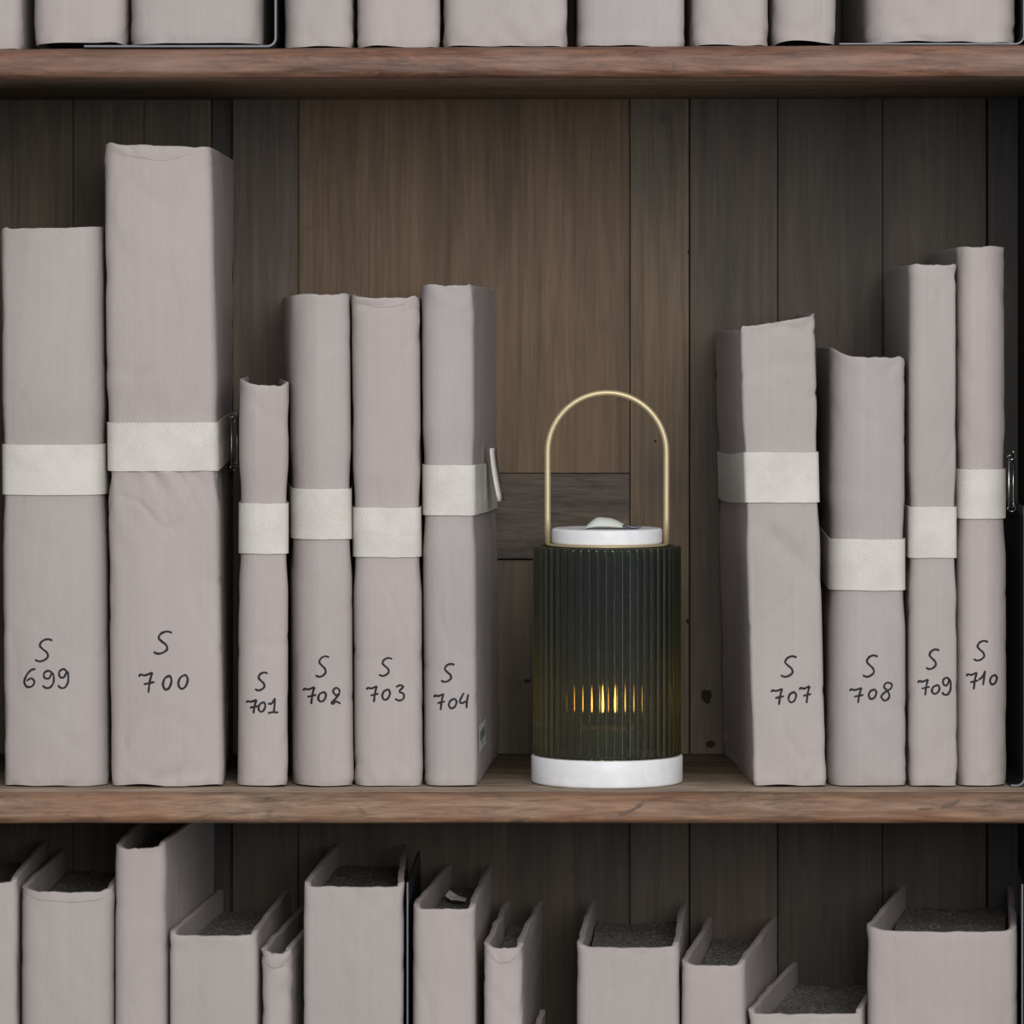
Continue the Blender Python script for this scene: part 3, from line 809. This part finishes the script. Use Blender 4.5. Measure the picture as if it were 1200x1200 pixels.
def plate_bookend(label, px, pxb, yt, d0, depth):
    x0, x1 = WX(px, d0), WX(pxb, d0+depth); zt = WZ(yt, d0); zb = Z_LOW+0.0004
    root = thing('bookend', label, 'bookend', ((x0+x1)/2, d0+depth/2, zb)); org = Vector(root.location)
    th = 0.0014
    def slab(ya, yb, t, name, mat, grow=0):
        f = lambda y: x0+(x1-x0)*(y-d0)/depth
        vs = []
        n = 8
        prof = [(ya, zb), (yb, zb), (yb, zt-0.02)]+[(yb-0.02*(1-math.cos(a)), zt-0.02+0.02*math.sin(a)) for a in [i*PI/16 for i in range(1, 9)]]+[(ya, zt)]
        m = len(prof)
        for y, z in prof: vs += [Vector((f(y)-t/2, y, z))-org, Vector((f(y)+t/2, y, z))-org]
        fs = [tuple(2*i for i in range(m)), tuple(2*i+1 for i in range(m))[::-1]]+[(2*i, 2*i+1, 2*((i+1) % m)+1, 2*((i+1) % m)) for i in range(m)]
        link(name, pymesh(name, vs, fs), mat, root, smooth=False)
    slab(d0, d0+depth, th, 'upright_plate', BLACK_METAL)
    e = [Vector((x0-th*.35, d0-.0004, zb))-org, Vector((x0+th*.35, d0-.0004, zb))-org, Vector((x0+th*.35, d0-.0004, zt))-org, Vector((x0-th*.35, d0-.0004, zt))-org]
    e += [v+Vector((0, .0005, 0)) for v in e]
    link('worn_edge', pymesh('worn_edge', e, [(0,1,2,3),(7,6,5,4),(0,4,5,1),(1,5,6,2),(2,6,7,3),(3,7,4,0)]), BARE_METAL, root, smooth=False)
plate_bookend('upright black metal bookend standing between two volumes in the lower row', 477.5, 492, 1034, 0.030, 0.22)
plate_bookend('black metal bookend at the far right of the lower row', 1198, 1194, 1036, 0.030, 0.12)

# ------------------------------------------------------------------ lantern
LD = 0.083; LXC = WX(711.3, LD); LZ = Z_MID+0.0003
kk = (D+LD)/D
lan = thing('lantern', 'smoky green ribbed glass lantern with brass handle and white stone base', 'lantern', (LXC, LD, LZ))
def lz(py): return WZ(py, LD)-LZ                # height above the shelf of a photo row at the lantern axis
RB = 88.7*PX*kk; HB = 0.0197
prof = [(0, 0), (RB-0.002, 0)]+[(RB-0.002+0.002*math.sin(a), 0.002-0.002*math.cos(a)) for a in [i*PI/8 for i in range(1, 5)]]
prof += [(RB-0.0012+0.0012*math.cos(a), HB-0.0012+0.0012*math.sin(a)) for a in [i*PI/8 for i in range(5)]]+[(RB-0.004, HB), (0, HB)]
lathe('base', prof, WHITE, lan)
# ribbed glass
RG = 86.9*PX*kk; NRIB = 52; PPR = 12; ZG0 = HB+0.0002; ZG1 = lz(639.5); AMP = 0.0014
def ribr(t): return RG-AMP*(1-math.sqrt(max(0, 1-(2*t-1)**2)))
vs, fs = [], []
N = NRIB*PPR
levels = [(ZG0, -0.0008, 0), (ZG0+0.0008, 0, 0), (ZG0+0.0014, 0, 0), (ZG1-0.0019, 0, 0), (ZG1-0.0012, 0, 0), (ZG1-0.0003, -0.0005, 0), (ZG1, -0.0014, 0)]
inner = [(ZG1, RG-0.0042), (ZG1-0.0008, RG-0.0050), (ZG1-0.0014, RG-0.0050), (ZG0+0.0016, RG-0.0050), (ZG0+0.001, RG-0.0050), (ZG0, RG-0.0046)]
nr = len(levels)+len(inner)
for i in range(N):
    a = 2*PI*i/N; t = (i % PPR)/PPR; rr = ribr(t)
    for z, dr, _ in levels: vs.append(((rr+dr)*math.cos(a), (rr+dr)*math.sin(a), z))
    for z, r in inner: vs.append((r*math.cos(a), r*math.sin(a), z))
for i in range(N):
    j = (i+1) % N
    for q in range(nr):
        q2 = (q+1) % nr
        fs.append((i*nr+q, j*nr+q, j*nr+q2, i*nr+q2))
gl = link('glass_cylinder', pymesh('glass_cylinder', vs, fs), GLASS, lan)
gl.data.materials.append(HAZE)
for i, p in enumerate(gl.data.polygons):
    if len(levels) <= i % nr < nr-1: p.material_index = 1
# brass rim plate under the lid
RR = 70.5*PX*kk; z0 = ZG1+0.0002
lathe('brass_rim', [(0, z0), (RR, z0), (RR+0.0004, z0+0.0004), (RR+0.0004, z0+0.001), (RR, z0+0.0014), (0, z0+0.0014)], BRASS, lan)
# lid
RLd = 64.8*PX*kk; z0 = ZG1+0.0016; z1 = lz(618.6)
e = 0.0022
prof = [(0, z0), (RLd-e, z0)]+[(RLd-e+e*math.sin(a), z0+e-e*math.cos(a)) for a in [i*PI/10 for i in range(1, 6)]]
prof += [(RLd-e+e*math.cos(a), z1-e+e*math.sin(a)) for a in [i*PI/10 for i in range(0, 6)]]+[(RLd-0.008, z1), (RLd-0.010, z1-0.0006), (0, z1-0.0006)]
lathe('lid', prof, WHITE, lan)
# fabric pull tab folded flat on the lid, and its small dark pin
vs, fs = [], []
nu, nv = 24, 12
for i in range(nu+1):
    u = i/nu; x = (685+(737-685)*u-711.3)*PX*kk
    hp = catmull([(0, 1.0), (.12, 6.0), (.28, 10.5), (.45, 10.5), (.62, 9.5), (.8, 6.5), (1, 1.0)], 4); 
    h = 0
    for (xa, ha), (xb, hb) in zip(hp[:-1], hp[1:]):
        if xa <= u <= xb: h = ha+(hb-ha)*(u-xa)/max(1e-6, xb-xa)
    for j in range(nv+1):
        v = j/nv*2-1
        vs.append((x+0.0015*v*(0.5-u), v*0.011, z1-0.0007+h*PX*1.3*math.sqrt(max(0, 1-(v*v)*0.92))*(1-0.25*(1 if u > .46 and v < 0.2 else 0)*0)))
for i in range(nu):
    for j in range(nv):
        a = i*(nv+1)+j; fs.append((a, a+nv+1, a+nv+2, a+1))
link('pull_tab', pymesh('pull_tab', vs, fs), LEATHER, lan)
pts = [((p-711.3)*PX*kk, -0.0135, z1+q*PX) for p, q in catmull([(729, 3.2), (734, 3.0), (740, 1.6), (746, 1.6), (752, 3.4)], 4)]
tube('pin', pts, [0.0006+0.0007*math.sin(PI*i/(len(pts)-1)) for i in range(len(pts))], PINMETAL, lan, 8)
# brass handle
rt = 3.7*PX*kk; xr = 69.6*PX*kk; zt = lz(460.3); zc = zt-xr*1.0
pts = [(-xr, 0, ZG1+0.0015), (-xr, 0, ZG1+0.02)]+[(-xr, 0, ZG1+0.02+(zc-ZG1-0.02)*t) for t in (0.33, 0.66)]
pts += [(-xr*math.cos(a), 0, zc+xr*math.sin(a)) for a in [i*PI/40 for i in range(41)]]
pts += [(xr, 0, ZG1+0.02+(zc-ZG1-0.02)*t) for t in (0.66, 0.33)]+[(xr, 0, ZG1+0.02), (xr, 0, ZG1+0.0015)]
tube('handle', pts, rt, BRASS, lan, 16)
# LED candle inside
lathe('candle', [(0, HB), (0.019, HB), (0.020, HB+0.001), (0.020, HB+0.018), (0.019, HB+0.0195), (0.006, HB+0.0185), (0, HB+0.0185)], CANDLE, lan, 48)
zf0, zf1 = lz(836), lz(802)
pf = []
for i in range(13):
    t = i/12; pf.append((0.0026*math.sin(PI*min(1, t*1.0)**0.62)*(1-t*0.35)+1e-5, zf0+(zf1-zf0)*t))
pf[0] = (0, zf0); pf[-1] = (0, zf1)
lathe('flame', pf, FLAME, lan, 24)
lathe('wick', [(0, HB+0.018), (0.0012, HB+0.018), (0.0012, zf0+0.001), (0, zf0+0.001)], CANDLE, lan, 12)
